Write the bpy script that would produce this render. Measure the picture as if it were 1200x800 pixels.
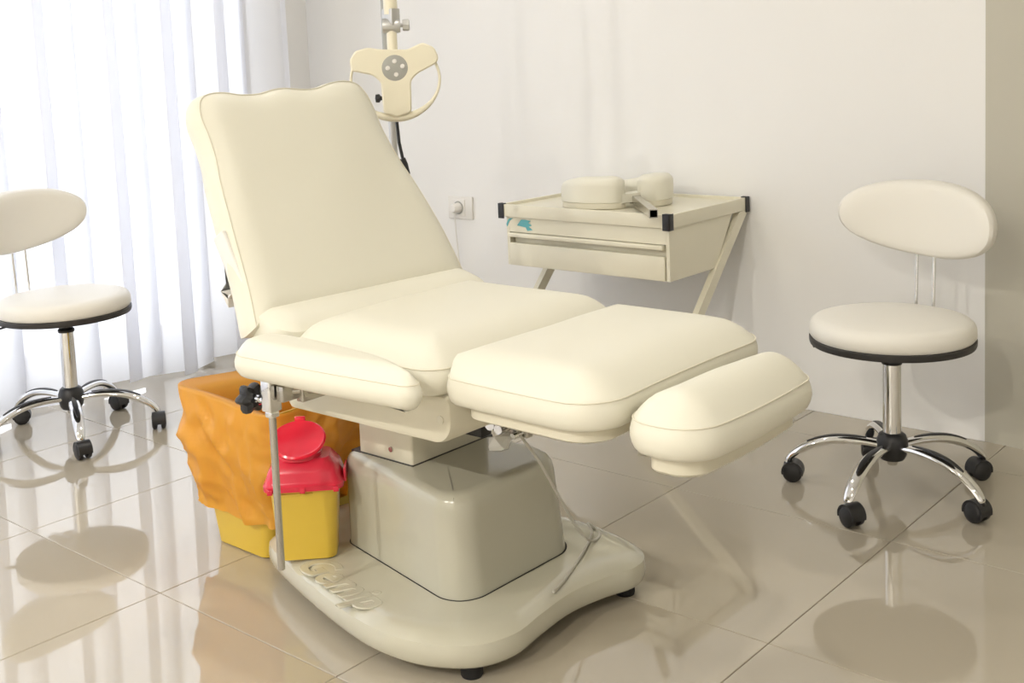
import bpy, bmesh, math, random
from mathutils import Vector, Matrix, noise
random.seed(4)
for o in list(bpy.data.objects): bpy.data.objects.remove(o)
S = bpy.context.scene
C = S.collection
PI = math.pi
V = Vector
# ------------------------------------------------------------------ camera
cam = bpy.data.cameras.new('camera'); camo = bpy.data.objects.new('camera', cam); C.objects.link(camo)
cam.sensor_width = 36; cam.lens = 40.9; cam.shift_y = -0.16215; cam.clip_start = 0.02
R3 = Matrix(((0.75945384, -0.03521874, 0.6496072), (0.64943821, 0.0996882, -0.75385163), (-0.03820847, 0.99439525, 0.09858098)))
camo.matrix_world = Matrix.Translation((0, 0, 1.17)) @ R3.to_4x4()
S.camera = camo
# ------------------------------------------------------------------ world, exposure, lights
w = bpy.data.worlds.new('daylight'); S.world = w; w.use_nodes = True
bg = w.node_tree.nodes['Background']
bg.inputs[0].default_value = (0.93, 0.96, 1.0, 1); bg.inputs[1].default_value = 3.9
S.view_settings.view_transform = 'Standard'; S.view_settings.look = 'None'
S.view_settings.gamma = 1; S.view_settings.use_curve_mapping = False
S.view_settings.exposure = 0.07
CEIL = 2.7
XL, XR, YB, YF = -4.12, 2.2, 3.41, -3.2            # room: left wall, side wall, back wall, front wall
pl_ = bpy.data.lights.new('window_portal', 'AREA'); pl_.shape = 'RECTANGLE'; pl_.size = 4.3; pl_.size_y = 2.36
pl_.cycles.is_portal = True
po = bpy.data.objects.new('window_portal', pl_); C.objects.link(po)
po.location = (XL - 0.22, 0.75, 1.22); po.rotation_euler = (PI/2, 0, -PI/2)
WARM = (1.0, 0.95, 0.86)
DOWNLIGHTS = [(-1.9, -1.9, 64, .045), (-0.4, -1.9, 64, .045), (-2.9, -0.3, 12, .06), (0.6, 0.6, 10, .06), (-1.1, 1.6, 8, .06), (-2.6, 2.6, 6, .06)]
# ------------------------------------------------------------------ helpers
def mat(name, col, rough=.5, metal=0, spec=.5, coat=0, emis=None, bump=None, noise_amt=0, noise_scale=8, sss=0):
    m = bpy.data.materials.new(name); m.use_nodes = True
    nt = m.node_tree; b = nt.nodes['Principled BSDF']
    b.inputs['Base Color'].default_value = (*col, 1); b.inputs['Roughness'].default_value = rough
    b.inputs['Metallic'].default_value = metal; b.inputs['Specular IOR Level'].default_value = spec
    b.inputs['Coat Weight'].default_value = coat; b.inputs['Coat Roughness'].default_value = .06
    tc = nt.nodes.new('ShaderNodeTexCoord')
    if noise_amt:
        n = nt.nodes.new('ShaderNodeTexNoise'); n.inputs['Scale'].default_value = noise_scale; n.inputs['Detail'].default_value = 4
        nt.links.new(tc.outputs['Object'], n.inputs['Vector'])
        r = nt.nodes.new('ShaderNodeMix'); r.data_type = 'RGBA'
        r.inputs[6].default_value = (*[c*(1-noise_amt) for c in col], 1); r.inputs[7].default_value = (*[min(1, c*(1+noise_amt)) for c in col], 1)
        nt.links.new(n.outputs['Fac'], r.inputs[0]); nt.links.new(r.outputs[2], b.inputs['Base Color'])
    if bump:
        n2 = nt.nodes.new('ShaderNodeTexNoise'); n2.inputs['Scale'].default_value = bump[0]; n2.inputs['Detail'].default_value = 6
        nt.links.new(tc.outputs['Object'], n2.inputs['Vector'])
        bp = nt.nodes.new('ShaderNodeBump'); bp.inputs['Strength'].default_value = bump[1]; bp.inputs['Distance'].default_value = bump[2]
        nt.links.new(n2.outputs['Fac'], bp.inputs['Height']); nt.links.new(bp.outputs['Normal'], b.inputs['Normal'])
    if emis: b.inputs['Emission Color'].default_value = (*emis[0], 1); b.inputs['Emission Strength'].default_value = emis[1]
    return m
M = dict(
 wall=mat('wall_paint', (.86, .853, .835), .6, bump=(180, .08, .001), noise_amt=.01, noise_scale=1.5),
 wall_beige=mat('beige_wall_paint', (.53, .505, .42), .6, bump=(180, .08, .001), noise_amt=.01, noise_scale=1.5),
 ceil=mat('ceiling_paint', (.85, .84, .81), .8),
 grout=mat('tile_grout', (.34, .30, .24), .8),
 vinyl=mat('cream_vinyl', (.785, .762, .650), .42, spec=.35, bump=(420, .12, .0006), noise_amt=.012, noise_scale=3),
 seam=mat('cream_seam', (.77, .73, .60), .5),
 stoolv=mat('ivory_vinyl', (.80, .775, .71), .40, spec=.35, bump=(420, .1, .0006), noise_amt=.012, noise_scale=3),
 shell=mat('cream_shell', (.73, .69, .56), .35, spec=.4),
 base=mat('glossy_base_plastic', (.56, .54, .435), .07, coat=.6, noise_amt=.015, noise_scale=4),
 pillar=mat('satin_pillar_plastic', (.50, .485, .395), .20, coat=.3, noise_amt=.02, noise_scale=5),
 paint=mat('cream_metal_paint', (.78, .74, .59), .3, coat=.2),
 black=mat('black_plastic', (.018, .018, .02), .38, bump=(300, .1, .0005)),
 rubber=mat('black_rubber', (.012, .012, .013), .7),
 band=mat('black_band', (.03, .028, .027), .45),
 chrome=mat('chrome', (.82, .82, .82), .07, 1),
 steel=mat('brushed_steel', (.52, .50, .46), .25, 1, bump=(90, .1, .0004)),
 silver=mat('silver_paint', (.56, .56, .55), .35, .6),
 yellow=mat('yellow_plastic', (.72, .50, .06), .32, spec=.5, noise_amt=.02, noise_scale=6),
 red=mat('red_plastic', (.70, .025, .06), .22, spec=.5, coat=.2),
 redflap=mat('bright_red_plastic', (.86, .012, .045), .2, coat=.3),
 bag=mat('orange_bag_film', (.93, .50, .075), .33, spec=.5),
 teal=mat('teal_film', (.12, .42, .46), .5),
 white=mat('white_plastic', (.80, .78, .74), .35),
 cord=mat('grey_cord', (.55, .53, .47), .5),
 lampc=mat('cream_lamp_plastic', (.84, .79, .62), .3, coat=.2),
 grey=mat('grey_pad', (.38, .38, .35), .4),
 frame=mat('window_frame_white', (.8, .8, .8), .35),
 clear=mat('clear_film', (.75, .75, .72), .15),
)
# tile: polished porcelain with a faint cloudy body
tm = mat('polished_tile', (.47, .42, .335), .025, spec=.75, coat=.35, noise_amt=.035, noise_scale=2.2); M['tile'] = tm
# bag film is slightly translucent
def translucent(m, col, fac):
    nt = m.node_tree; b = nt.nodes['Principled BSDF']; out = nt.nodes['Material Output']
    t = nt.nodes.new('ShaderNodeBsdfTranslucent'); t.inputs[0].default_value = (*col, 1)
    mx = nt.nodes.new('ShaderNodeMixShader'); mx.inputs[0].default_value = fac
    nt.links.new(b.outputs[0], mx.inputs[1]); nt.links.new(t.outputs[0], mx.inputs[2]); nt.links.new(mx.outputs[0], out.inputs[0])
translucent(M['bag'], (.95, .52, .07), .4)
def curtain_mat():
    m = bpy.data.materials.new('sheer_voile'); m.use_nodes = True; nt = m.node_tree; nt.nodes.clear()
    out = nt.nodes.new('ShaderNodeOutputMaterial')
    tr = nt.nodes.new('ShaderNodeBsdfTransparent'); tr.inputs[0].default_value = (1, 1, 1, 1)
    tl = nt.nodes.new('ShaderNodeBsdfTranslucent'); tl.inputs[0].default_value = (.90, .91, .95, 1)
    df = nt.nodes.new('ShaderNodeBsdfDiffuse'); df.inputs[0].default_value = (.86, .86, .88, 1)
    a = nt.nodes.new('ShaderNodeMixShader'); a.inputs[0].default_value = .36
    nt.links.new(tl.outputs[0], a.inputs[1]); nt.links.new(df.outputs[0], a.inputs[2])
    b = nt.nodes.new('ShaderNodeMixShader'); b.inputs[0].default_value = .90
    nt.links.new(tr.outputs[0], b.inputs[1]); nt.links.new(a.outputs[0], b.inputs[2]); nt.links.new(b.outputs[0], out.inputs[0])
    return m
M['curtain'] = curtain_mat()
def glass_mat():
    m = bpy.data.materials.new('window_glass'); m.use_nodes = True; nt = m.node_tree; nt.nodes.clear()
    out = nt.nodes.new('ShaderNodeOutputMaterial'); tr = nt.nodes.new('ShaderNodeBsdfTransparent'); gl = nt.nodes.new('ShaderNodeBsdfGlossy')
    gl.inputs['Roughness'].default_value = .02; fr = nt.nodes.new('ShaderNodeFresnel'); fr.inputs[0].default_value = 1.3
    mx = nt.nodes.new('ShaderNodeMixShader'); nt.links.new(fr.outputs[0], mx.inputs[0]); nt.links.new(tr.outputs[0], mx.inputs[1]); nt.links.new(gl.outputs[0], mx.inputs[2]); nt.links.new(mx.outputs[0], out.inputs[0])
    return m
M['glass'] = glass_mat()

def link_mesh(name, verts, faces, m, parent=None, smooth=True, loc=None, mesh=None):
    if mesh is None:
        me = bpy.data.meshes.new(name); me.from_pydata([tuple(v) for v in verts], [], faces)
        bm = bmesh.new(); bm.from_mesh(me); bmesh.ops.remove_doubles(bm, verts=bm.verts, dist=1e-6)
        bmesh.ops.recalc_face_normals(bm, faces=bm.faces); bm.to_mesh(me); bm.free()
        me.materials.append(m)
        if smooth:
            me.polygons.foreach_set('use_smooth', [True]*len(me.polygons)); me.set_sharp_from_angle(angle=math.radians(38))
    else: me = mesh
    o = bpy.data.objects.new(name, me); C.objects.link(o)
    if parent: o.parent = parent
    if loc: o.location = loc
    return o
class MB:
    """collects primitives, links them as one mesh object"""
    def __init__(s): s.v = []; s.f = []
    def add(s, vs, fs):
        k = len(s.v); s.v += [V(v) for v in vs]; s.f += [tuple(i+k for i in f) for f in fs]; return s
    def box(s, a, b, bev=0.0, mtx=None):
        bm = bmesh.new(); bmesh.ops.create_cube(bm, size=1)
        c = (V(a)+V(b))/2; d = V(b)-V(a)
        for v in bm.verts: v.co = V((v.co.x*d.x, v.co.y*d.y, v.co.z*d.z))
        if bev: bmesh.ops.bevel(bm, geom=bm.edges[:], offset=bev, segments=3, affect='EDGES', profile=.5)
        bm.verts.ensure_lookup_table()
        for v in bm.verts:
            v.co += c
            if mtx: v.co = mtx @ v.co
        bm.verts.index_update()
        s.add([v.co.copy() for v in bm.verts], [tuple(v.index for v in f.verts) for f in bm.faces]); bm.free(); return s
    def tube(s, pts, r, n=12, cap=True, closed=False, sq=None):
        pts = [V(p) for p in pts]; m = len(pts); rs = r if isinstance(r, (list, tuple)) else [r]*m
        k0 = len(s.v); up = None
        for i, p in enumerate(pts):
            if closed: t = pts[(i+1) % m]-pts[i-1]
            else: t = pts[min(i+1, m-1)]-pts[max(i-1, 0)]
            t.normalize()
            if up is None:
                a = V((0, 0, 1)) if abs(t.z) < .9 else V((1, 0, 0)); up = (a - t*a.dot(t)).normalized()
            else: up = (up - t*up.dot(t)).normalized()
            sd = t.cross(up)
            ry = rs[i]*(sq if sq else 1)
            for j in range(n):
                a = 2*PI*j/n; s.v.append(p + sd*math.cos(a)*rs[i] + up*math.sin(a)*ry)
        L = m if closed else m-1
        for i in range(L):
            for j in range(n):
                a = k0+i*n+j; b = k0+i*n+(j+1) % n; c = k0+((i+1) % m)*n+(j+1) % n; d = k0+((i+1) % m)*n+j
                s.f.append((a, b, c, d))
        if cap and not closed:
            s.f.append(tuple(k0+j for j in range(n))[::-1]); s.f.append(tuple(k0+(m-1)*n+j for j in range(n)))
        return s
    def lathe(s, prof, c=(0, 0, 0), ax=(0, 0, 1), n=40, sx=1):
        ax = V(ax).normalized(); a = V((0, 0, 1)) if abs(ax.z) < .9 else V((1, 0, 0)); u = ax.cross(a).normalized(); v = ax.cross(u)
        k0 = len(s.v); c = V(c)
        for r, z in prof:
            for j in range(n):
                t = 2*PI*j/n; s.v.append(c + ax*z + u*math.cos(t)*r*sx + v*math.sin(t)*r)
        for i in range(len(prof)-1):
            for j in range(n): s.f.append((k0+i*n+j, k0+i*n+(j+1) % n, k0+(i+1)*n+(j+1) % n, k0+(i+1)*n+j))
        if prof[0][0] > 1e-5: s.f.append(tuple(k0+j for j in range(n))[::-1])
        if prof[-1][0] > 1e-5: s.f.append(tuple(k0+(len(prof)-1)*n+j for j in range(n)))
        return s
    def prism(s, poly, z0, z1):
        n = len(poly); s.add([(x, y, z0) for x, y in poly]+[(x, y, z1) for x, y in poly],
            [tuple(range(n))[::-1], tuple(range(n, 2*n))]+[(i, (i+1) % n, n+(i+1) % n, n+i) for i in range(n)]); return s
    def rings(s, rings, cap0=True, cap1=True):
        n = len(rings[0]); k0 = len(s.v)
        for r in rings: s.v += [V(p) for p in r]
        for i in range(len(rings)-1):
            for j in range(n): s.f.append((k0+i*n+j, k0+i*n+(j+1) % n, k0+(i+1)*n+(j+1) % n, k0+(i+1)*n+j))
        if cap0: s.f.append(tuple(k0+j for j in range(n))[::-1])
        if cap1: s.f.append(tuple(k0+(len(rings)-1)*n+j for j in range(n)))
        return s
    def build(s, name, m, parent=None, smooth=True, loc=None): return link_mesh(name, s.v, s.f, m, parent, smooth, loc)
def thing(name, label, cat, loc=(0, 0, 0), group=None, rz=0):
    o = bpy.data.objects.new(name, None); C.objects.link(o); o.location = loc; o.rotation_euler.z = rz; o.empty_display_size = .05
    o['label'] = label; o['category'] = cat
    if group: o['group'] = group
    return o
def struct(o): o['kind'] = 'structure'; return o
def copy_tree(o, parent=None):
    c = o.copy(); C.objects.link(c); c.parent = parent
    for ch in list(o.children): copy_tree(ch, c)
    return c
def roundpoly(pts, rad, seg=8):
    out = []; n = len(pts)
    for i in range(n):
        p = V((*pts[i], 0)); a = V((*pts[i-1], 0)); b = V((*pts[(i+1) % n], 0)); r = rad[i] if isinstance(rad, (list, tuple)) else rad
        u = (a-p).normalized(); v = (b-p).normalized(); r = min(r, (a-p).length*.49, (b-p).length*.49)
        if r < 1e-5: out.append((p.x, p.y)); continue
        A = p+u*r; B = p+v*r
        for k in range(seg+1):
            t = k/seg; # quadratic-cubic blend, near circular
            q = A*((1-t)**3) + (A*.45+p*.55)*3*t*(1-t)**2 + (B*.45+p*.55)*3*t*t*(1-t) + B*t**3
            out.append((q.x, q.y))
    return out
def resample(poly, step):
    out = []; n = len(poly)
    for i in range(n):
        a = poly[i]; b = poly[(i+1) % n]; d = math.dist(a, b); k = max(1, int(d/step))
        for j in range(k): out.append((a[0]+(b[0]-a[0])*j/k, a[1]+(b[1]-a[1])*j/k))
    return out
def catmull(P, seg=5, closed=True):
    out = []; n = len(P)
    for i in range(n if closed else n-1):
        p0, p1, p2, p3 = (P[(i-1) % n], P[i], P[(i+1) % n], P[(i+2) % n]) if closed else (P[max(i-1, 0)], P[i], P[i+1], P[min(i+2, n-1)])
        for k in range(seg):
            t = k/seg
            out.append(tuple(.5*((2*b)+(-a+c)*t+(2*a-5*b+4*c-d)*t*t+(-a+3*b-3*c+d)*t**3) for a, b, c, d in zip(p0, p1, p2, p3)))
    if not closed: out.append(tuple(P[-1]))
    return out
def area(p): return sum(p[i-1][0]*p[i][1]-p[i][0]*p[i-1][1] for i in range(len(p)))/2
def normals(p):
    n = len(p); sg = 1 if area(p) > 0 else -1; out = []
    for i in range(n):
        dx = p[(i+1) % n][0]-p[i-1][0]; dy = p[(i+1) % n][1]-p[i-1][1]; L = math.hypot(dx, dy) or 1
        out.append((sg*dy/L, -sg*dx/L))
    return out
def offs(p, d):
    nn = normals(p); return [(a[0]+b[0]*d, a[1]+b[1]*d) for a, b in zip(p, nn)]
def dist_poly(q, p):
    best = 9
    for i in range(len(p)):
        ax, ay = p[i-1]; bx, by = p[i]; dx = bx-ax; dy = by-ay; L = dx*dx+dy*dy
        t = 0 if L == 0 else max(0, min(1, ((q[0]-ax)*dx+(q[1]-ay)*dy)/L))
        d = math.hypot(q[0]-ax-dx*t, q[1]-ay-dy*t)
        if d < best: best = d
    return best
def cushion(name, poly, hp, hb, crown, Rr, m, parent, frame=None, bulge=.008, inset=.006, dome=.0, centre=None, pipe=True, pip_r=.0015, step=.014, pm=None, extra=None, dpoly=None):
    """padded block: plan poly, seam height hp, underside hb, crown above the seam rounded over width Rr"""
    O, U, W, N = frame or (V((0, 0, 0)), V((1, 0, 0)), V((0, 1, 0)), V((0, 0, 1)))
    p = resample(poly, step); n = len(p); cx, cy = centre or (sum(a[0] for a in p)/n, sum(a[1] for a in p)/n)
    P3 = lambda x, y, z: O+U*x+W*y+N*z
    rings = []
    hgt = hp-hb
    rings.append([P3(x, y, hb) for x, y in offs(p, -inset-.015)])
    for k in range(7):
        t = k/6; prof = math.sin(PI*min(1, t))*bulge - inset*(1-t)**2*1.0
        if k == 0: prof = -inset
        rings.append([P3(x, y, hb+hgt*(t if k else 0)+(0 if k else .004)) for x, y in offs(p, prof)])
    mx = max(dist_poly((cx, cy), p), .001)
    nr = 16
    for k in range(1, nr):
        s_ = 1-(k/nr)**1.35*1.0
        ring = []
        for x, y in p:
            qx, qy = cx+(x-cx)*s_, cy+(y-cy)*s_
            d = dist_poly((qx, qy), dpoly or p); q = min(1, d/Rr)
            h = hp+crown*(1-(1-q)**2.4)+dome*(1-(1-min(1, d/mx))**2)
            if extra: h += extra(qx, qy)
            ring.append(P3(qx, qy, h))
        rings.append(ring)
    mb = MB().rings(rings, True, False)
    c = len(mb.v); mb.v.append(P3(cx, cy, hp+crown+dome+(extra(cx, cy) if extra else 0))); k0 = c-n
    for j in range(n): mb.f.append((k0+j, k0+(j+1) % n, c))
    o = mb.build(name, m, parent)
    if pipe:
        MB().tube([P3(x, y, hp+.0005) for x, y in offs(p, .0006)], pip_r, 6, closed=True).build('piping', pm or M['seam'], o)
    return o
def text_mesh(txt, size, ext, m, name, parent, mtx, shear=.25, bevel=.0):
    cu = bpy.data.curves.new(name, 'FONT'); cu.body = txt; cu.size = size; cu.extrude = ext; cu.shear = shear; cu.bevel_depth = bevel; cu.bevel_resolution = 2; cu.offset = size*.02
    cu.resolution_u = 4
    t = bpy.data.objects.new('tmp', cu); C.objects.link(t); dg = bpy.context.evaluated_depsgraph_get(); dg.update()
    me = bpy.data.meshes.new_from_object(t.evaluated_get(dg)); bpy.data.objects.remove(t)
    me.transform(mtx); me.materials.clear(); me.materials.append(m)
    o = bpy.data.objects.new(name, me); C.objects.link(o); o.parent = parent; return o
# ------------------------------------------------------------------ room shell
fl = struct(MB().box((XL-.3, YF-.1, -.06), (XR+.1, YB+.15, -.004)).build('floor', M['grout'], smooth=False))
T = .602; gap = .0009; x0 = -2.887; y0 = 1.376
def tile_mesh(xa, xb, ya, yb):
    b = .0012; n = 4
    vs = [(xa, ya, -.006), (xb, ya, -.006), (xb, yb, -.006), (xa, yb, -.006), (xa, ya, -b), (xb, ya, -b), (xb, yb, -b), (xa, yb, -b), (xa+b, ya+b, 0), (xb-b, ya+b, 0), (xb-b, yb-b, 0), (xa+b, yb-b, 0)]
    fs = [(8, 9, 10, 11)]+[(i, (i+1) % 4, 4+(i+1) % 4, 4+i) for i in range(4)]+[(4+i, 4+(i+1) % 4, 8+(i+1) % 4, 8+i) for i in range(4)]
    return vs, fs
full = None
i0 = math.floor((XL-x0)/T); i1 = math.ceil((XR-x0)/T); j0 = math.floor((YF-y0)/T); j1 = math.ceil((YB-y0)/T)
for i in range(i0, i1):
    for j in range(j0, j1):
        a, b_, c, d = x0+i*T, x0+(i+1)*T, y0+j*T, y0+(j+1)*T
        xa, xb, ya, yb = max(a, XL-.02), min(b_, XR), max(c, YF), min(d, YB)
        if xb-xa < .01 or yb-ya < .01: continue
        whole = (xa == a and xb == b_ and ya == c and yb == d)
        if whole:
            if full is None:
                vs, fs = tile_mesh(-T/2+gap, T/2-gap, -T/2+gap, T/2-gap); t = link_mesh('tile', vs, fs, M['tile'], fl, False); full = t.data
            else: t = link_mesh('tile', None, None, None, fl, mesh=full)
            t.location = ((a+b_)/2, (c+d)/2, 0)
        else:
            vs, fs = tile_mesh(xa+gap, xb-gap, ya+gap, yb-gap); link_mesh('tile', vs, fs, M['tile'], fl, False)
XC = -1.141; XW = XC+(XR-XC); YW = YB-(XR-XC)*math.tan(math.radians(5.7))
struct(MB().box((XL-.25, YB, 0), (XC, YB+.14, CEIL)).build('wall_back', M['wall'], smooth=False))
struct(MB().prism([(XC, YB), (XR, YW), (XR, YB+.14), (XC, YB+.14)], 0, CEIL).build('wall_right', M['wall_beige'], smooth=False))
struct(MB().box((XR, YF-.1, 0), (XR+.1, YB+.14, CEIL)).build('wall_side', M['wall'], smooth=False))
struct(MB().box((XL-.25, YF-.1, 0), (XR, YF, CEIL)).build('wall_front', M['wall'], smooth=False))
WY0, WY1, WZ1 = -1.4, 2.9, 2.4
struct(MB().box((XL-.25, WY1, 0), (XL, YB, CEIL)).box((XL-.25, YF, 0), (XL, WY0, CEIL)).box((XL-.25, WY0, WZ1), (XL, WY1, CEIL)).box((XL-.25, WY0, 0), (XL, WY1, .05)).build('wall_left', M['wall'], smooth=False))
struct(MB().box((XL-.25, YF-.1, CEIL), (XR+.1, YB+.14, CEIL+.1)).build('ceiling', M['ceil'], smooth=False))
win = MB()
for y in (WY0, .05, 1.45, WY1-.06): win.box((XL-.19, y, .05), (XL-.13, y+.06, WZ1))
win.box((XL-.19, WY0, .05), (XL-.13, WY1, .12)).box((XL-.19, WY0, WZ1-.07), (XL-.13, WY1, WZ1))
win = struct(win.build('window_1', M['frame'], smooth=False))
for ya, yb in ((WY0+.05, .06), (.10, 1.46), (1.50, WY1-.05)):
    MB().box((XL-.165, ya, .11), (XL-.158, yb, WZ1-.06)).build('pane', M['glass'], win, smooth=False)
# ------------------------------------------------------------------ curtain (pleated sheer)
cv = []; cf = []
NY = 1000; zs = [.02, .05, .09, .3, .7, 1.2, 1.8, 2.4, CEIL-.012]
yA, yB = -1.7, 3.10
for zi, z in enumerate(zs):
    drop = 1-z/CEIL
    for k in range(NY+1):
        t = yA+(yB-yA)*k/NY
        ph = t*2*PI/.275 + 1.6*noise.noise(V((t*1.3, 0, 3.1)))*2 + .5*noise.noise(V((t*.8, z*.7, 8.)))
        amp = .056+.028*noise.noise(V((t*1.1, 1.7, .3)))
        x = -3.885+amp*math.sin(ph)*(.8+.35*drop)+.018*noise.noise(V((t*6, z*.5, .7)))+.02*math.sin(t*2.1)
        y = t+.056*math.sin(2*ph+.6)*(.9+.2*drop)+.012*drop*math.sin(t*3+1)
        zz = z+(.012*math.sin(ph*.5+1) if zi == 0 else 0)
        cv.append((x, y, zz))
for zi in range(len(zs)-1):
    for k in range(NY):
        a = zi*(NY+1)+k; cf.append((a, a+1, a+NY+2, a+NY+1))
cu = link_mesh('sheer_curtain', cv, cf, M['curtain'])
cu['label'] = 'floor-length sheer white pleated curtain hanging in front of the bright window'; cu['category'] = 'curtain'
# ------------------------------------------------------------------ ceiling downlights
DL_AT = ['at the front wall, nearer the window', 'at the front wall, nearer the side wall', 'near the curtain, between the left stool and the front wall', 'near the side wall, to the right of the treatment bed', 'between the side table and the footrest of the bed', 'near the back wall corner above the lamp stand']
for i, (x, y, pw, r) in enumerate(DOWNLIGHTS):
    t = thing('ceiling_downlight', 'round recessed warm ceiling spotlight '+DL_AT[i], 'ceiling light', (x, y, CEIL), 'recessed ceiling downlights')
    MB().lathe([(r+.005, 0), (r+.025, 0), (r+.027, -.006), (r+.005, -.009), (r+.003, -.003)], n=28).build('trim_ring', M['white'], t)
    em = M.get('bulb') or mat('lamp_disc', (1, 1, 1), .4, emis=(WARM, 18)); M['bulb'] = em
    MB().lathe([(r, -.002), (r, -.004)], n=24).build('lamp_disc', em, t)
    L = bpy.data.lights.new('downlight', 'AREA'); L.shape = 'DISK'; L.size = r*2; L.energy = pw; L.color = WARM
    lo = bpy.data.objects.new('downlight', L); C.objects.link(lo); lo.parent = t; lo.location = (0, 0, -.012)
# ------------------------------------------------------------------ treatment bed
BX, BY = -1.73, 1.80
bed = thing('treatment_bed', 'large cream vinyl treatment bed with raised backrest on a moulded pedestal', 'treatment bed', (BX, BY, 0))
# base plate
bpoly = catmull([(-.44, -.19), (-.39, -.232), (-.22, -.288), (-.02, -.338), (.10, -.352), (.20, -.337), (.285, -.285), (.318, -.205), (.308, -.11), (.300, 0.), (.318, .10), (.338, .165), (.325, .225), (.26, .27), (.12, .295), (-.1, .285), (-.3, .24), (-.42, .16), (-.46, .0), (-.462, -.1)], 5)
basep = cushion('base_plate', bpoly, .078, .026, .018, .05, M['base'], bed, bulge=.004, inset=.006, pipe=False, centre=(-.05, -.03), step=.02)
for x, y in ((.255, -.262), (.295, .19), (-.36, -.17), (-.36, .15)):
    MB().lathe([(.02, 0), (.022, .004), (.022, .028), (.012, .03)], (x, y, 0), n=20).build('foot', M['rubber'], basep)
ang = math.radians(-11)
text_mesh('Gemip', .105, .0004, M['base'], 'embossed_lettering', basep, Matrix.Translation((-.245, -.283, .0945)) @ Matrix.Rotation(ang, 4, 'Z'), .3, .0020)
# pillar
def lerp_poly(a, b, t): return [(p[0]+(q[0]-p[0])*t, p[1]+(q[1]-p[1])*t) for p, q in zip(a, b)]
pb = roundpoly([(-.252, -.128), (.145, -.212), (.190, -.175), (.194, .13), (.13, .17), (-.252, .16)], [.03, .06, .05, .05, .05, .03], 6)
pt = roundpoly([(-.246, -.135), (.135, -.212), (.182, -.175), (.180, .11), (.12, .15), (-.240, .15)], [.03, .06, .05, .05, .05, .03], 6)
rg = []
for z, tt, ins in ((.085, 0, 0), (.1, .05, 0), (.17, .35, -.001), (.24, .7, -.001), (.275, .88, 0), (.293, .95, -.003), (.304, .98, -.010), (.309, 1, -.019)):
    q = lerp_poly(pb, pt, tt); rg.append([(x, y, z) for x, y in offs(q, ins)])
for k_ in (.93, .6, .25, .02): rg.append([(x_*k_-.03*(1-k_), y_*k_-.02*(1-k_), .310) for x_, y_ in offs(pt, -.019)])
pil = MB().rings(rg).build('pillar_cover', M['pillar'], bed)
MB().rings([[(x, y, .094) for x, y in offs(pb, .003)], [(x, y, .0968) for x, y in offs(pb, .0025)]]).build('cover_gasket', M['rubber'], pil)
# neck
nk = MB().box((-.205, -.115, .27), (-.035, .13, .50), .006).build('pillar_neck', M['shell'], bed)
MB().box((-.228, -.119, .300), (-.031, .14, .3115), .001).build('neck_slot', M['black'], nk)
MB().lathe([(.006, 0), (.006, .003), (.002, .003)], (-.10, -.115, .335), (0, -1, 0), 14).build('screw', M['steel'], nk)
MB().lathe([(.006, 0), (.006, .003), (.002, .003)], (-.10, -.115, .40), (0, -1, 0), 14).build('screw', M['steel'], nk)
# seat frame: box profile with rounded lower front end
fp = roundpoly([(-.21, .458), (.268, .462), (.268, .556), (-.21, .556)], [.02, .05, .02, .01], 8)
fr = MB()
n = len(fp); ys = [(-.305, -.010), (-.301, -.003), (-.290, 0), (.235, 0), (.246, -.003), (.25, -.010)]
fr.rings([[(x, y, z) for x, z in offs(fp, d)] for y, d in ys])
fro = fr.build('seat_frame', M['shell'], bed)
MB().lathe([(.008, 0), (.008, .003), (.003, .0045)], (.245, -.305, .512), (0, -1, 0), 16).build('bolt', M['shell'], fro)
# leg lift bracket
lb = MB().box((-.04, -.03, .395), (.22, -.012, .435), .002).box((-.04, .05, .395), (.22, .068, .435), .002).box((.19, -.03, .42), (.215, .068, .53), .001).build('lift_bracket', M['steel'], bed)
MB().tube([(.165, -.06, .412), (.165, .10, .412)], .011, 12).tube([(.20, -.055, .402), (.20, .06, .402)], .007, 12).lathe([(.0, -.004), (.014, -.004), (.014, .004), (0, .004)], (.125, -.038, .412), (0, 1, 0), 16).build('pivot_pin', M['chrome'], lb)
MB().box((.055, -.045, .378), (.105, -.012, .432), .003).build('switch_box', M['black'], lb)
# seat cushion
def wr(x, y, s=1.0): return .0016*noise.noise(V((x*9, y*9, s)))
sp = roundpoly([(-.175, -.325), (.256, -.330), (.256, .27), (-.205, .27), (-.215, .05), (-.20, -.20)], [.05, .055, .06, .05, .2, .12], 8)
seat = cushion('seat_cushion', sp, .607, .553, .044, .105, M['vinyl'], bed, bulge=.006, extra=lambda x, y: wr(x, y, 1.), dome=.008)
# leg cushion
lp = roundpoly([(.268, -.326), (.45, -.333), (.628, -.330), (.612, -.03), (.622, .262), (.45, .272), (.268, .268)], [.04, .3, .085, .3, .085, .3, .06], 8)
leg = cushion('leg_cushion', lp, .602, .549, .038, .10, M['vinyl'], bed, bulge=.006, extra=lambda x, y: wr(x, y, 2.), dome=.006, dpoly=roundpoly([(.225, -.326), (.45, -.333), (.628, -.330), (.612, -.03), (.622, .262), (.45, .272), (.225, .268)], [.04, .3, .085, .3, .085, .3, .06], 8))
lbp = roundpoly([(.30, -.305), (.602, -.308), (.59, -.03), (.60, .24), (.30, .245)], [.04, .07, .3, .07, .04], 8)
MB().rings([[(x, y, .524) for x, y in offs(lbp, -.006)], [(x, y, .528) for x, y in lbp], [(x, y, .552) for x, y in lbp]]).build('leg_board', M['shell'], bed)
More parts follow.
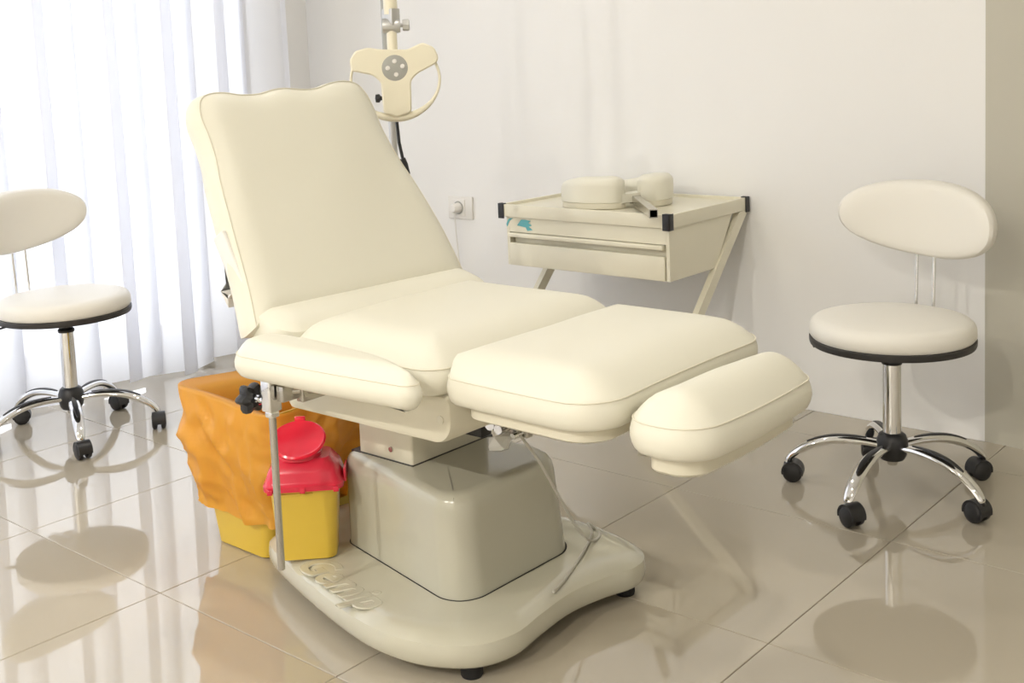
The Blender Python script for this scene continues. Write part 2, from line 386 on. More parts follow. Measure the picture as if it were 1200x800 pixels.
# footrest
fo = roundpoly([(.640, -.285), (.785, -.290), (.800, -.10), (.788, .130), (.665, .128), (.645, -.05)], [.05, .085, .2, .10, .07, .2], 8)
foot = cushion('footrest_cushion', fo, .578, .519, .050, .085, M['vinyl'], bed, bulge=.008, extra=lambda x, y: wr(x, y, 3.), centre=(.722, -.075))
fob = offs(resample(fo, .015), -.028)
MB().rings([[(x, y, .488) for x, y in offs(fob, -.005)], [(x, y, .493) for x, y in fob], [(x, y, .522) for x, y in fob]]).build('footrest_board', M['shell'], bed)
for y_ in (-.10, .02): MB().box((.56, y_, .500), (.70, y_+.03, .512), .002).build('footrest_bracket', M['steel'], bed)
# hinge strip between seat and back
hU = V((.142, 0, -.040)).normalized(); hN = V((0, 1, 0)).cross(hU)*-1
if hN.z < 0: hN = -hN
hp_ = roundpoly([(-.075, -.313), (.055, -.318), (.055, .31), (-.055, .31)], [.03, .05, .04, .03], 8)
cushion('hinge_cushion', hp_, .0, -.075, .018, .06, M['vinyl'], bed, frame=(V((-.205, -.02, .642)), hU, V((0, 1, 0)), hN), bulge=.006, pipe=False)
# backrest
bt = V((-.245, 0, .45)).normalized(); bn = V((bt.z, 0, -bt.x)); bo = V((-.245, 0, .67))
bk = [(-.345, -.03), (-.328, .06), (-.315, .177), (-.300, .30), (-.288, .36), (-.284, .42), (-.285, .465), (-.272, .503), (-.243, .520), (-.20, .521), (-.158, .513), (-.105, .513), (-.061, .522), (-.024, .524), (.03, .518), (.075, .52), (.124, .532), (.171, .535), (.205, .525), (.222, .498), (.228, .455), (.227, .39), (.24, .31), (.262, .23), (.282, .134), (.292, .047), (.296, -.03)]
bk = catmull(bk, 4, False)
back = cushion('backrest_cushion', bk, -.016, -.085, .016, .06, M['vinyl'], bed, frame=(bo, V((0, 1, 0)), bt, bn), bulge=.012, inset=.0, dome=.004, centre=(-.03, .24), extra=lambda x, y: wr(x, y, 5.))
bk2 = [(y, max(t, .07)) for y, t in offs(resample(bk, .02), -.035)]
P3b = lambda y, t, h: bo+V((0, 1, 0))*y+bt*t+bn*h
bs = MB().rings([[P3b(y, t, -.083) for y, t in bk2], [P3b(y, t, -.103) for y, t in offs(bk2, .004)], [P3b(y, t, -.118) for y, t in offs(bk2, -.02)]]).build('backrest_shell', M['white'], bed)
# side hinge bracket and gas strut behind the backrest
hb = MB()
hb.box((-.012, -.0, 0), (.03, .012, .25), .004, Matrix.Translation((-.262, -.332, .60)) @ Matrix.Rotation(math.radians(-31), 4, 'Y'))
hb.build('hinge_arm', M['white'], bed)
for y_ in (-.18, .14): MB().tube([(-.37, y_, .80), (-.25, y_, .50)], .009, 10).build('back_strut', M['silver'], bed)
MB().box((-.285, -.27, .47), (-.20, .22, .53), .01).build('rear_crossbar', M['shell'], bed)
# armrest
ap = roundpoly([(-.185, -.462), (.10, -.450), (.288, -.432), (.300, -.405), (.17, -.352), (.0, -.340), (-.15, -.338), (-.20, -.37)], [.06, .2, .03, .03, .1, .2, .06, .05], 8)
arm = cushion('armrest', ap, .612, .562, .028, .036, M['vinyl'], bed, bulge=.008, inset=.010, centre=(.0, -.402), extra=lambda x, y: wr(x, y, 6.))
ck = MB().box((-.124, -.434, .498), (-.096, -.404, .565), .003).box((-.120, -.430, .485), (-.100, -.408, .499), .003).build('armrest_clamp', M['chrome'], bed)
MB().box((-.127, -.431, .505), (-.1235, -.407, .553), .001).build('clamp_jaw', M['black'], ck)
MB().tube([(-.110, -.419, .50), (-.110, -.419, .172)], .0075, 16).build('support_rod', M['steel'], bed)
MB().box((-.092, -.420, .52), (-.072, -.36, .552), .002).box((-.075, -.385, .515), (-.055, -.30, .556), .002).lathe([(.014, -.006), (.014, .006)], (-.06, -.37, .537), (1, 0, 0), 18).tube([(-.095, -.41, .537), (-.05, -.36, .537)], .008, 12).build('frame_bracket', M['steel'], ck)
MB().tube([(-.122, -.424, .517), (-.165, -.424, .517)], .0065, 14).lathe([(.010, 0), (.010, .008)], (-.138, -.424, .517), (-1, 0, 0), 16).build('clamp_bolt', M['chrome'], ck)
kp = []
for k in range(36):
    a = 2*PI*k/36; r = .0275+.005*math.cos(6*a); kp.append((r*math.cos(a), r*math.sin(a)))
kx = -.150
MB().rings([[(kx-h*1.15, -.424+x*s, .515+y*s) for x, y in kp] for h, s in ((0, .5), (.004, .62), (.008, .93), (.014, 1), (.024, 1), (.028, .93), (.031, .6))]).build('star_knob', M['black'], ck)
# power lead
cab = catmull([(.18, -.03, .43), (.205, -.035, .40), (.222, .0, .34), (.224, .05, .26), (.222, .11, .17), (.218, .17, .108), (.205, .225, .096), (.175, .25, .096), (.165, .235, .112), (.19, .215, .10), (.235, .12, .1), (.272, .02, .0965), (.29, -.05, .0945)], 6, False)
MB().tube(cab, .0032, 8).build('power_lead', M['cord'], bed)
cb = []
for k in range(26):
    cb.append((.150+.045*random.random(), -.085+.05*random.random(), .362+.045*random.random()))
bm = bmesh.new(); [bm.verts.new(c) for c in cb]; bmesh.ops.convex_hull(bm, input=bm.verts); bm.verts.index_update()
vv = [v.co.copy() for v in bm.verts]; ff = [tuple(v.index for v in f.verts) for f in bm.faces]; bm.free()
link_mesh('plastic_tag', vv, ff, M['clear'], bed, False)
# ------------------------------------------------------------------ sharps container
sh = thing('sharps_container', 'small yellow sharps container with a red lid and round flap on the bed base', 'sharps container', (BX-.272, BY-.218, .0965), rz=math.radians(45))
# local x = to the right seen from the camera, local y = away
def rr(w, d, r): return roundpoly([(-w/2, -d/2), (w/2, -d/2), (w/2, d/2), (-w/2, d/2)], r, 6)
rg = [[(x, y, z) for x, y in rr(w_, d_, r_)] for z, w_, d_, r_ in ((0, .118, .088, .018), (.003, .126, .096, .02), (.08, .136, .102, .02), (.162, .146, .108, .02), (.170, .149, .112, .02), (.175, .149, .112, .02))]
body = MB().rings(rg).build('body', M['yellow'], sh)
MB().box((-.05, -.0565, .150), (.02, -.052, .154), .001).build('moulded_ridge', M['yellow'], body)
rg = [[(x, y, z) for x, y in rr(w_, d_, r_)] for z, w_, d_, r_ in ((.163, .168, .128, .024), (.162, .174, .134, .026), (.173, .175, .135, .026), (.176, .168, .128, .024), (.182, .163, .122, .024), (.198, .155, .116, .024), (.205, .148, .110, .024), (.222, .122, .088, .02), (.226, .114, .08, .018))]
lid = MB().rings(rg).build('lid', M['red'], sh)
for x in (-.07, 0.0, .072):
    MB().box((x-.006, -.071, .159), (x+.006, -.066, .171), .0015).build('clip', M['red'], lid)
MB().box((.0735, -.03, .166), (.092, .03, .171), .002).box((.086, -.03, .166), (.091, .03, .196), .002).build('side_catch', M['red'], lid)
ctr = V((-.010, -.004, .224))
MB().lathe([(.050, 0), (.050, .010), (.046, .012)], ctr, (0, 0, 1), 36).build('opening_collar', M['red'], lid)
ax = V((.0, -.42, .90)).normalized()
MB().lathe([(.0, -.004), (.053, -.004), (.060, 0), (.061, .004), (.057, .007), (.052, .005), (.0, .0055)], ctr+V((0, -.006, .034)), ax, 40, sx=1).build('round_flap', M['redflap'], lid)
tabm = Matrix.Translation(ctr+V((0, .049, .064)))
MB().box((-.012, -.004, -.006), (.012, .004, .008), .003, tabm).build('flap_tab', M['redflap'], lid)
# ------------------------------------------------------------------ waste bin + bag
wb = thing('waste_bin', 'tall yellow plastic waste bin with an orange liner bag behind the bed base', 'waste bin', (BX, BY, 0))
def rect(xa, xb, ya, yb, r): return roundpoly([(xa, ya), (xb, ya), (xb, yb), (xa, yb)], r, 5)
BTM = (-.695, -.492, -.172, .10, .025); TOP = (-.748, -.428, -.200, .13, .03)
def binsec(t): return rect(*[a+(b-a)*t for a, b in zip(BTM, TOP)])
rg = [[(x, y, .0) for x, y in offs(binsec(0), -.006)], [(x, y, .004) for x, y in binsec(0)]]+[[(x, y, z) for x, y in binsec(z/.37)] for z in (.1, .2, .3, .37)]
rg += [[(x, y, .37) for x, y in offs(binsec(1), -.004)], [(x, y, .01) for x, y in offs(binsec(0), -.004)]]
MB().rings(rg).build('bin_body', M['yellow'], wb)
bag = resample(rect(-.757, -.400, -.208, .14, .035), .0085); nb = len(bag)
cxb, cyb = -.58, -.03
def bagpt(i, s):
    """s 0..1: hem outside -> rim; 1..2: down inside"""
    x, y = bag[i]; a = i/nb*2*PI
    nx, ny = bnn[i]
    if s <= 1:
        hem = .098+.09*max(0, min(1, (y+.20)/.25))+.012*noise.noise(V((math.cos(a)*1.5, math.sin(a)*1.5, 2.)))
        z = hem+(.394-hem)*s
        fl_ = .012+.026*math.sin(PI*min(1, s*1.05))**1.5*(.6+.8*noise.noise(V((math.cos(a)*1.2, math.sin(a)*1.2, 7.))))
        shrink = (.37-z)/.37*(.026*abs(ny)+.044*abs(nx))
        off = fl_-shrink-.012*(1-s)
        amp = .028*min(1, (1-s)*3+.15)
        q = V((x*7+z*3, y*7-z*2, z*5))
        r1 = 1-abs(noise.noise(q))*2.2; r2 = 1-abs(noise.noise(q*2.3+V((4, 1, 2))))*2
        r3 = 1-abs(noise.noise(q*4.1+V((2, 7, 1))))*3
        off += amp*(r1*.75+r2*.45+r3*.16)-amp*.35
        off = max(off, -shrink+.0015)
        zz = z+.006*(1-s)*noise.noise(V((a*3, s*2, 1)))
        zz += .010*math.sin(a*2+1.0)*max(0, (s-.8)/.2)
        return (x+nx*off, y+ny*off, zz)
    t = s-1
    z = .394+.010*math.sin(a*2+1.0)-.30*t
    off = .010-.040*min(1, t*16)-.026*min(1, t*3)-.03*t
    q = V((x*9, y*9+z*4, z*6+9))
    off += .014*min(1, t*4)*noise.noise(q)
    return (x+nx*off, y+ny*off, z)
bnn = normals(bag)
ss = [k/34 for k in range(35)]+[1+k/14 for k in range(1, 15)]
bm_ = MB().rings([[bagpt(i, s) for i in range(nb)] for s in ss], False, True).build('liner_bag', M['bag'], wb)
bm_['label'] = 'crumpled orange liner bag folded over the rim'
bm_.data.set_sharp_from_angle(angle=math.radians(170))
# ------------------------------------------------------------------ swivel stools
def make_stool(label, loc, back_ang, leg_ang, cast_dirs, flip=1):
    root = thing('swivel_stool', label, 'stool', loc, 'wheeled stools with oval backrests')
    zs_ = .395
    MB().lathe([(.0, zs_), (.19, zs_), (.207, zs_+.004), (.209, zs_+.010), (.209, zs_+.020), (.200, zs_+.024)], n=72).build('seat_pan', M['band'], root)
    MB().lathe([(.19, zs_+.020), (.203, zs_+.022), (.2085, zs_+.030), (.208, zs_+.050), (.203, zs_+.061), (.195, zs_+.068), (.175, zs_+.073), (.10, zs_+.077), (.0, zs_+.078)], n=72).build('seat_cushion', M['stoolv'], root)
    # column
    MB().lathe([(.033, .385), (.033, .395), (.0, .395)], n=24).lathe([(.016, .372), (.016, .40)], n=20).build('gas_lift', M['chrome'], root)
    MB().box((-.06, -.05, .382), (.06, .05, .395), .004).lathe([(.017, .372), (.019, .374), (.019, .384)], n=20).build('swivel_plate', M['black'], root)
    MB().lathe([(.0235, .15), (.0235, .345)], n=32).build('column', M['chrome'], root)
    MB().lathe([(.0, .345), (.0255, .343), (.0265, .345), (.0265, .351), (.020, .357), (.016, .357), (.016, .368)], n=32).build('column_cap', M['black'], root)
    hubm = MB().lathe([(.0, .088), (.030, .088), (.036, .098), (.040, .118), (.040, .138), (.034, .154), (.026, .160), (.0, .160)], n=30)
    hub = hubm.build('hub', M['black'], root)
    MB().lathe([(.0, .072), (.012, .072), (.014, .078), (.014, .09)], n=14).build('hub_screw', M['steel'], hub)
    for k in range(5):
        a = math.radians(leg_ang+72*k); d = V((math.cos(a), math.sin(a), 0)); sd = V((-d.y, d.x, 0))
        prof = [(.030, .124, .015), (.08, .129, .0165), (.13, .128, .018), (.175, .120, .0185), (.215, .104, .018), (.250, .082, .016), (.269, .062, .0135), (.273, .052, .011)]
        pr_ = catmull(prof, 4, False)
        # flattened tube
        rings = []
        for i, (r, z, ww) in enumerate(pr_):
            r0, z0, _ = pr_[max(0, i-1)]; r1, z1, _ = pr_[min(len(pr_)-1, i+1)]
            t = V((d.x*(r1-r0), d.y*(r1-r0), z1-z0)).normalized(); up = sd.cross(t); up = up if up.z > 0 or abs(t.z) > .9 else -up
            if up.dot(V((0, 0, 1))+d*.5) < 0: up = -up
            c = d*r+V((0, 0, z))
            rings.append([c+sd*math.cos(2*PI*j/14)*ww+up*math.sin(2*PI*j/14)*ww*.62 for j in range(14)])
        lg = MB().rings(rings).build('leg', M['chrome'], root)
        ins = MB(); rg2 = []
        for i, (r, z, ww) in enumerate(pr_[3:17]):
            r0, z0, _ = pr_[3+i-1]; r1, z1, _ = pr_[3+i+1]
            t = V((d.x*(r1-r0), d.y*(r1-r0), z1-z0)).normalized(); up = sd.cross(t)
            if up.dot(V((0, 0, 1))+d*.5) < 0: up = -up
            s_ = math.sin(PI*(i+.35)/13.7)**.5*.0095
            c = d*r+V((0, 0, z))+up*ww*.60
            rg2.append([c+sd*s_+up*-.003, c+sd*s_*.7+up*.0022, c+up*.003, c-sd*s_*.7+up*.0022, c-sd*s_+up*-.003])
        ins.rings(rg2).build('leg_inlay', M['black'], lg)
        # castor
        ca = math.radians(cast_dirs[k]); f = V((math.cos(ca), math.sin(ca), 0)); g = V((-f.y, f.x, 0))   # f: trailing direction, g: axle
        ct = d*.273; tip = ct+f*.014
        cs = MB()
        # hood: half cylinder shell over the two wheels
        prof = [(.0290*math.cos(b), .0290*math.sin(b)) for b in [math.radians(q) for q in range(-15, 196, 15)]]
        inner = [(.0238*math.cos(b), .0238*math.sin(b)) for b in [math.radians(q) for q in range(195, -16, -15)]]
        sec = prof+inner
        cs.rings([[tip+f*x*-1+V((0, 0, .0285+z))+g*o_ for x, z in sec] for o_ in (-.021, -.018, .018, .021)])
        cs.lathe([(.0, 0), (.010, 0), (.010, .014), (.006, .016), (.006, .026)], ct+V((0, 0, .036)), (0, 0, 1), 14)
        cst = cs.build('castor_hood', M['black'], root)
        for o_ in (-1, 1):
            MB().lathe([(.0, -.0080), (.021, -.0080), (.0258, -.0055), (.0265, 0), (.0258, .0055), (.021, .0080), (.019, .0092), (.0, .0092)], tip+V((0, 0, .0267))+g*.0135*o_, g*o_, 28).build('wheel', M['black'], cst)
    # backrest
    b = math.radians(back_ang); rad = V((math.cos(b), math.sin(b), 0)); tg = V((rad.y, -rad.x, 0))   # tg: to the right seen from the seat front
    for s in (-1, 1):
        MB().tube(catmull([(*(rad*.10+tg*s*.024).xy, .390), (*(rad*.17+tg*s*.024).xy, .388), (*(rad*.213+tg*s*.024).xy, .398), (*(rad*.225+tg*s*.024).xy, .45), (*(rad*.238+tg*s*.024).xy, .66)], 5, False), .0045, 12).build('back_rod', M['chrome'], root)
    A, B = .211, .100
    def shape(th):
        c, s = math.cos(th), math.sin(th); ex = 2/2.3
        x = A*abs(c)**ex*(1 if c > 0 else -1); z = B*abs(s)**ex*(1 if s > 0 else -1)
        z *= 1+.09*(x/A)*flip      # fuller on one end
        z -= .014*x/A*flip              # slight tilt, as in the photograph
        return x, z
    nth = 64; front = []; ringsf = []
    def P(x, z, h): # h forwards (towards seat)
        curve = .055*(x/A)**2
        return rad*(.228-curve*1.0+.03*(z/B)*.3)+tg*x+V((0, 0, .702+z))-rad*h
    prof = [(1.0, .0), (1.0, .006), (1.012, .018), (1.0, .032), (.965, .042), (.90, .048), (.78, .051), (.6, .052), (.4, .052), (.2, .052)]
    for sc, h in prof: ringsf.append([P(shape(2*PI*j/nth)[0]*sc, shape(2*PI*j/nth)[1]*sc, h) for j in range(nth)])
    MB().rings(ringsf).build('backrest', M['stoolv'], root)
    MB().rings([[P(shape(2*PI*j/nth)[0]*sc, shape(2*PI*j/nth)[1]*sc, h) for j in range(nth)] for sc, h in ((.5, -.007), (.93, -.007), (.985, -.003), (.99, .004), (.9, .005))]).build('backrest_shell', M['band'], root)
    # lever
    la = b+math.radians(25)
    return root, la
r1, la = make_stool('white swivel stool on the right, by the wall corner beyond the footrest', (-1.205, 2.89, 0), 90, 342, [160, 235, 300, 20, 335])
MB().tube([(-.15, -.10, .398), (-.165, -.115, .394)], .006, 10).build('height_lever', M['black'], r1)
r2, la = make_stool('white swivel stool on the left, in front of the sheer curtain', (-3.56, 1.87, 0), 186, 336, [350, 330, 10, 60, 340], -1)
MB().tube([(.0, -.12, .398), (-.02, -.17, .396), (-.035, -.235, .384)], .0035, 10).tube([(-.028, -.21, .388), (-.037, -.245, .382)], .006, 10).build('height_lever', M['black'], r2)
# ------------------------------------------------------------------ side table with drawers
tx0, tx1, ty0, ty1, tz = -2.575, -1.90, 2.915, 3.395, .69
tb = thing('side_table', 'cream metal side table with a drawer and slanting legs against the back wall', 'side table', (tx0, ty0, 0))
w_, d_ = tx1-tx0, ty1-ty0
top = MB().box((.008, .008, tz-.038), (w_-.008, d_-.008, tz-.010))
top = top.build('table_top', M['paint'], tb)
rm = MB()
rm.box((0, 0, tz-.042), (w_, .012, tz), .002).box((0, d_-.012, tz-.042), (w_, d_, tz), .002).box((0, 0, tz-.042), (.012, d_, tz), .002).box((w_-.012, 0, tz-.042), (w_, d_, tz), .002)
rm.build('tray_rim', M['paint'], top)
for x, y in ((0, 0), (w_, 0), (w_, d_), (0, d_)):
    sx_ = 1 if x == 0 else -1; sy_ = 1 if y == 0 else -1; c_ = MB()
    c_.box((x-.003*sx_ if sx_ > 0 else x-.022, y-.003 if sy_ > 0 else y+.0005, tz-.048), (x+.022 if sx_ > 0 else x+.003, y-.0005 if sy_ > 0 else y+.003, tz+.003), .0008)
    c_.box((x-.003 if sx_ > 0 else x+.0005, y-.003 if sy_ > 0 else y-.022, tz-.048), (x-.0005 if sx_ > 0 else x+.003, y+.022 if sy_ > 0 else y+.003, tz+.003), .0008)
    c_.box((min(x, x+.02*sx_), min(y, y+.014*sy_), tz-.0005), (max(x, x+.02*sx_), max(y, y+.014*sy_), tz+.003), .0008)
    c_.build('corner_cap', M['black'], tb)
cx0, cx1, cy0, cy1, cz0, cz1 = .022, w_-.008, .012, .30, .485, tz-.042
cab_ = MB().box((cx0, cy0, cz0), (cx0+.012, cy1, cz1-.0005)).box((cx0+.0125, cy1-.01, cz0), (cx1-.0125, cy1, cz1-.0005)).box((cx0+.0125, cy0+.03, cz0+.001), (cx1-.0125, cy1-.0105, cz0+.006)).box((cx0+.0125, cy0, cz0+.112), (cx1-.0125, cy0+.012, cz1-.0005))
chk = [(cy0, cz0), (cy0+.265, cz0), (cy0+.375, cz1-.0005), (cy0, cz1-.0005)]
cab_.add([(cx1-.012, y, z) for y, z in chk]+[(cx1, y, z) for y, z in chk], [(3, 2, 1, 0), (4, 5, 6, 7)]+[(i, (i+1) % 4, 4+(i+1) % 4, 4+i) for i in range(4)])
cab_ = cab_.build('drawer_case', M['paint'], tb, smooth=False)
dr = MB().box((cx0+.014, cy0-.006, cz0), (cx1-.0155, cy0+.008, cz0+.076), .003).build('drawer', M['paint'], tb)
dr2 = MB().box((cx0+.020, cy0+.018, cz0+.06), (cx1-.0135, cy0+.03, cz0+.108), .001).build('drawer_recess', M['paint'], dr)
MB().box((cx0+.014, cy0-.014, cz0+.096), (cx1-.018, cy0+.022, cz0+.110), .003).build('drawer_handle', M['paint'], dr)
# teal remnants of film
for poly in ([(.005, .632), (.012, .646), (.020, .652), (.034, .653), (.018, .642), (.008, .624)], [(.052, .630), (.070, .650), (.084, .651), (.112, .648), (.100, .641), (.115, .633), (.102, .628), (.118, .618), (.096, .614), (.090, .625), (.07, .628)]):
    n_ = len(poly); yy_ = cy0-.0014
    MB().add([(x+.016, -.0012 if False else yy_-.0006, z-.01) for x, z in poly]+[(x+.016, cy0+.001, z-.01) for x, z in poly], [tuple(range(n_)), tuple(range(n_, 2*n_))[::-1]]+[(i, (i+1) % n_, n_+(i+1) % n_, n_+i) for i in range(n_)]).build('film_remnant', M['teal'], tb, smooth=False)
# slanting legs + floor runners
for x in (.0, w_-.020):
    lg = MB()
    a0 = (d_-.058, tz-.042); a1 = (d_-.004, tz-.042); b0 = (-.16, .03); b1 = (-.115, .03)
    xa, xb = x, x+.020
    lg.add([(xa, a0[0], a0[1]), (xb, a0[0], a0[1]), (xb, a1[0], a1[1]), (xa, a1[0], a1[1]), (xa, b0[0], b0[1]), (xb, b0[0], b0[1]), (xb, b1[0], b1[1]), (xa, b1[0], b1[1])], [(0, 1, 2, 3), (7, 6, 5, 4), (0, 4, 5, 1), (1, 5, 6, 2), (2, 6, 7, 3), (3, 7, 4, 0)])
    lg.build('leg', M['paint'], tb, smooth=False)
    MB().box((x, -.17, .0), (x+.020, d_-.03, .032), .002).build('floor_runner', M['paint'], tb)
# ------------------------------------------------------------------ face cradle on the table
fc = thing('face_cradle', 'cream padded horseshoe face rest with a square metal bar lying on the table', 'face rest', (-2.235, 3.12, tz-.010))
# horseshoe path: opening to the camera side (rz), lobes thick, rear arc low
def cradle(pth, wds, z0, z1, m, nm, rnd=.02, par=None):
    rings = []
    for i, (x, y) in enumerate(pth):
        xa, ya = pth[max(0, i-1)]; xb, yb = pth[min(len(pth)-1, i+1)]
        t = V((xb-xa, yb-ya, 0)).normalized(); s = V((-t.y, t.x, 0)); w2 = wds[i]; zt = z1[i]; h = zt-z0
        r = min(rnd, w2*.9, h*.6); sec = []
        for (cx_, cz_, a0) in ((w2-r, zt-r, 0), (-w2+r, zt-r, 90)):
            for k in range(7):
                a = math.radians(a0+15*k); sec.append((cx_+r*math.cos(a), cz_+r*math.sin(a)))
        sec += [(-w2, z0+.003), (-w2+.004, z0), (w2-.004, z0), (w2, z0+.003)]
        rings.append([V((x, y, 0))+s*a+V((0, 0, z)) for a, z in sec])
    # rounded ends: shrink extra rings
    def endcap(r0, r1):
        c = sum(r0, V())/len(r0); d = (r0[0]-r1[0]); d.z = 0; d.normalize(); out = []
        for k in range(1, 6):
            a = PI/2*k/5; f = math.cos(a); out.append([V((c.x+(p.x-c.x)*max(f, .05), c.y+(p.y-c.y)*max(f, .05), z0+(p.z-z0)*(1-.22*(1-f))))+d*math.sin(a)*.045 for p in r0])
        return out
    rings = endcap(rings[0], rings[1])[::-1]+rings+endcap(rings[-1], rings[-2])
    return MB().rings(rings).build(nm, m, par)
cu_ = V((.76, .65, 0)).normalized(); cv_ = V((-cu_.y, cu_.x, 0)); pth = []; wd = []; ht = []
for k in range(45):
    a = math.radians(-38)+math.radians(298)*k/44
    q = cu_*(.142*math.cos(a)+.0)+cv_*(.078*math.sin(a))
    pth.append((q.x, q.y)); u = abs(k/44-.5)*2
    wd.append(.034+.014*u**.8); ht.append(.074+.028*min(1, max(0, (u-.25)/.45)))
cradle(pth, [w-.004 for w in wd], .0, [.022]*45, M['shell'], 'cradle_board', .003, fc)
cradle(pth, wd, .020, ht, M['vinyl'], 'cradle_cushion', .026, fc)
cdir = math.atan2(-cv_.y*.078+cu_.y*.055, -cv_.x*.078+cu_.x*.055)
od = V((math.cos(cdir), math.sin(cdir), 0)); os_ = V((-od.y, od.x, 0))
brg = MB(); q = [od*.045+os_*-.055, od*.045+os_*.055, od*.092+os_*.065, od*.098, od*.092-os_*.065]
brg.prism([(p.x, p.y) for p in q], .018, .046); brg.build('cradle_bridge', M['vinyl'], fc)
bar = MB(); o0 = od*.088+os_*.005; o1 = V((.345, -.300, .002)); dd = (o1-o0).normalized(); s_ = V((-dd.y, dd.x, 0)); hw, t_ = .013, .0025
# hollow square tube
def sq(o, h, c=.0125): return [o+s_*-h+V((0, 0, c-h+.013)), o+s_*h+V((0, 0, c-h+.013)), o+s_*h+V((0, 0, c+h+.013)), o+s_*-h+V((0, 0, c+h+.013))]
bar.rings([sq(o0, hw-t_), sq(o0, hw), sq(o1, hw), sq(o1, hw-t_), sq(o0+dd*.03, hw-t_)], False, True)
bar.build('square_bar', M['steel'], fc, smooth=False)
MB().box((-.014, -.014, .012), (.014, .014, .038), .001, Matrix.Translation(o0)).build('bar_bracket', M['steel'], fc)
# ------------------------------------------------------------------ wall socket + plug
so = thing('wall_socket', 'white wall socket plate with a round plug inserted on the back wall', 'wall socket', (-3.214, YB, .584))
MB().box((-.066, -.010, -.046), (.066, 0, .046), .003).build('plate', M['white'], so)
MB().box((-.040, -.013, -.034), (.028, -.009, .034), .002).build('insert_frame', M['white'], so)
MB().lathe([(.025, -.012), (.027, -.014)], (-.006, 0, 0), (0, 1, 0), 24).build('socket_ring', M['grey'], so)
pg = thing('power_plug', 'white round power plug with a thin cord hanging from the wall socket', 'plug', (-3.22, YB, .584))
MB().lathe([(.0, -.050), (.014, -.048), (.019, -.040), (.021, -.015), (.021, -.0145)], (0, 0, 0), (0, 1, 0), 24).build('plug_body', M['white'], pg)
MB().tube(catmull([(0, -.036, -.016), (.0, -.036, -.05), (.002, -.032, -.14), (.012, -.024, -.30), (.03, -.02, -.50), (.06, -.04, -.574), (.2, -.10, -.579), (.42, -.3, -.579)], 6, False), .0030, 8).build('cord', M['white'], pg)
# ------------------------------------------------------------------ magnifier lamp on stand
lx, ly = -2.425, 2.30
ml = thing('magnifier_lamp', 'cream floor-standing lamp with a three-spoked ring head behind the backrest', 'lamp', (lx, ly, 0))
pole = MB().lathe([(.0115, .05), (.0115, 1.05)], n=20).lathe([(.0145, 1.03), (.0145, 1.75)], n=20).build('pole', M['silver'], ml)
MB().lathe([(.0185, 1.17), (.0185, 1.42)], n=20).build('pole_sleeve', M['grey'], pole)
MB().lathe([(0, .0), (.14, .0), (.145, .012), (.13, .028), (.03, .04), (.016, .06)], n=40).build('stand_base', M['silver'], ml)
ring_c = V((-2.300-lx, 2.20-ly, 1.155)); # ring centre
f = (V((0, 0, 1.17))-V((-2.30, 2.20, 1.155))).normalized(); f = (f+V((0, 0, -.02))).normalized()
sxv = V((0, 0, 1)).cross(f).normalized(); upv = f.cross(sxv)
def RP(a, b, h=0): return ring_c+sxv*a+upv*b+f*h
rx, rz_ = .122, .117
hd = MB()
pts = []; rr_ = []
for k in range(65):
    a = math.radians(40)-math.radians(260)*k/64; low = max(0, -math.sin(a)); pts.append(RP(.120*math.cos(a), .104*math.sin(a)-.026, -.006)); rr_.append(.0042+.0075*low**3)
hd.tube(pts, rr_, 10)
ringo = hd.build('lamp_ring', M['lampc'], ml)
def slab(poly, h0, h1, nm, m, par, bev=.004):
    p = resample(roundpoly(poly, .008, 4), .01)
    MB().rings([[RP(x, y, h0) for x, y in p], [RP(x, y, h1-bev) for x, y in p], [RP(x, y, h1) for x, y in offs(p, -bev)]]).build(nm, m, par)
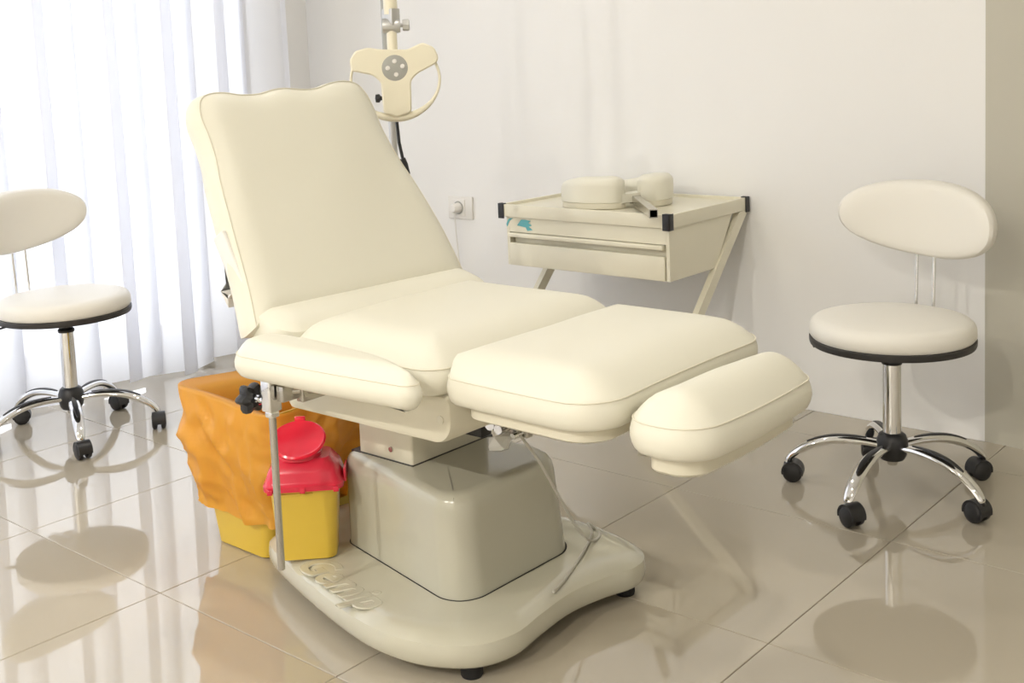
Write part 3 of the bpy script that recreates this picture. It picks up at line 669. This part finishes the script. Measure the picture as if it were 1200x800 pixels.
# star body: two broad upper spokes and one lower
star = [(-.036, .057), (-.071, .063), (-.105, .055), (-.121, .03), (-.117, .0), (-.105, -.001), (-.06, -.012), (-.040, -.03), (-.036, -.115), (0, -.128), (.040, -.115), (.042, -.03), (.06, -.012), (.113, .014), (.120, .03), (.108, .058), (.077, .072), (.036, .054)]
slab(star, -.016, .012, 'spoke_body', M['lampc'], ringo)
MB().lathe([(.0, .0125), (.034, .0125), (.035, .0120)], ring_c+upv*.006, f, 32).build('control_pad', M['grey'], ringo)
for dx, dy in ((0, .018), (-.019, 0), (.021, .004), (.003, -.018)):
    MB().lathe([(.0, .0150), (.005, .0148), (.0065, .0125)], ring_c+upv*(.006+dy)+sxv*dx, f, 16).build('button', M['white'], ringo)
# joint and arm rising out of view
jt = RP(-.004, .120, -.005)
MB().tube([RP(-.004, .035, -.004), RP(-.004, .115, -.004)], .014, 16).build('neck', M['lampc'], ml)
MB().tube([RP(-.018, .118, -.006), RP(-.018, .118, -.006)+V((0, 0, .001))], .001, 6).lathe([(.0, -.024), (.019, -.024), (.021, -.018), (.021, .018), (.019, .024), (0, .024)], jt, sxv, 20).box((-.020, -.016, .0), (.020, .016, .045), .003, Matrix.Translation(jt)).build('joint', M['silver'], ml)
MB().lathe([(.006, .02), (.006, .030), (.015, .030), (.016, .034), (.016, .046), (.013, .049), (0, .049)], jt, sxv, 8).build('joint_knob', M['silver'], ml)
MB().tube([jt+V((0, 0, .03)), jt+V((-.004, 0, .50))], .019, 20).build('spring_arm', M['lampc'], ml)
MB().tube([jt+V((-.004, 0, .49)), V((0, 0, 1.72))], .014, 16).lathe([(.0, -.03), (.024, -.03), (.024, .03), (0, .03)], (0, 0, 1.72), (0, 0, 1), 20).build('arm_bracket', M['silver'], ml)
# black knob on pole, dark rod below
kn = RP(-.058, -.076, -.03)
MB().lathe([(.0, 0), (.011, .002), (.012, .012), (.006, .016), (.0045, .034), (0, .034)], kn, sxv, 14).build('pole_knob', M['black'], ml)
MB().tube([RP(-.020, -.03, -.06), RP(-.014, .03, -.06)], .012, 10).build('pole_clip', M['grey'], ml)
MB().tube([RP(-.004, -.10, -.03), RP(.002, -.20, -.03), RP(.011, -.252, -.03)], .0045, 10).tube([RP(.009, -.244, -.03), RP(.015, -.262, -.03), RP(.026, -.288, -.03)], [.008, .009, .003], 10).build('hanging_lead', M['black'], ml)
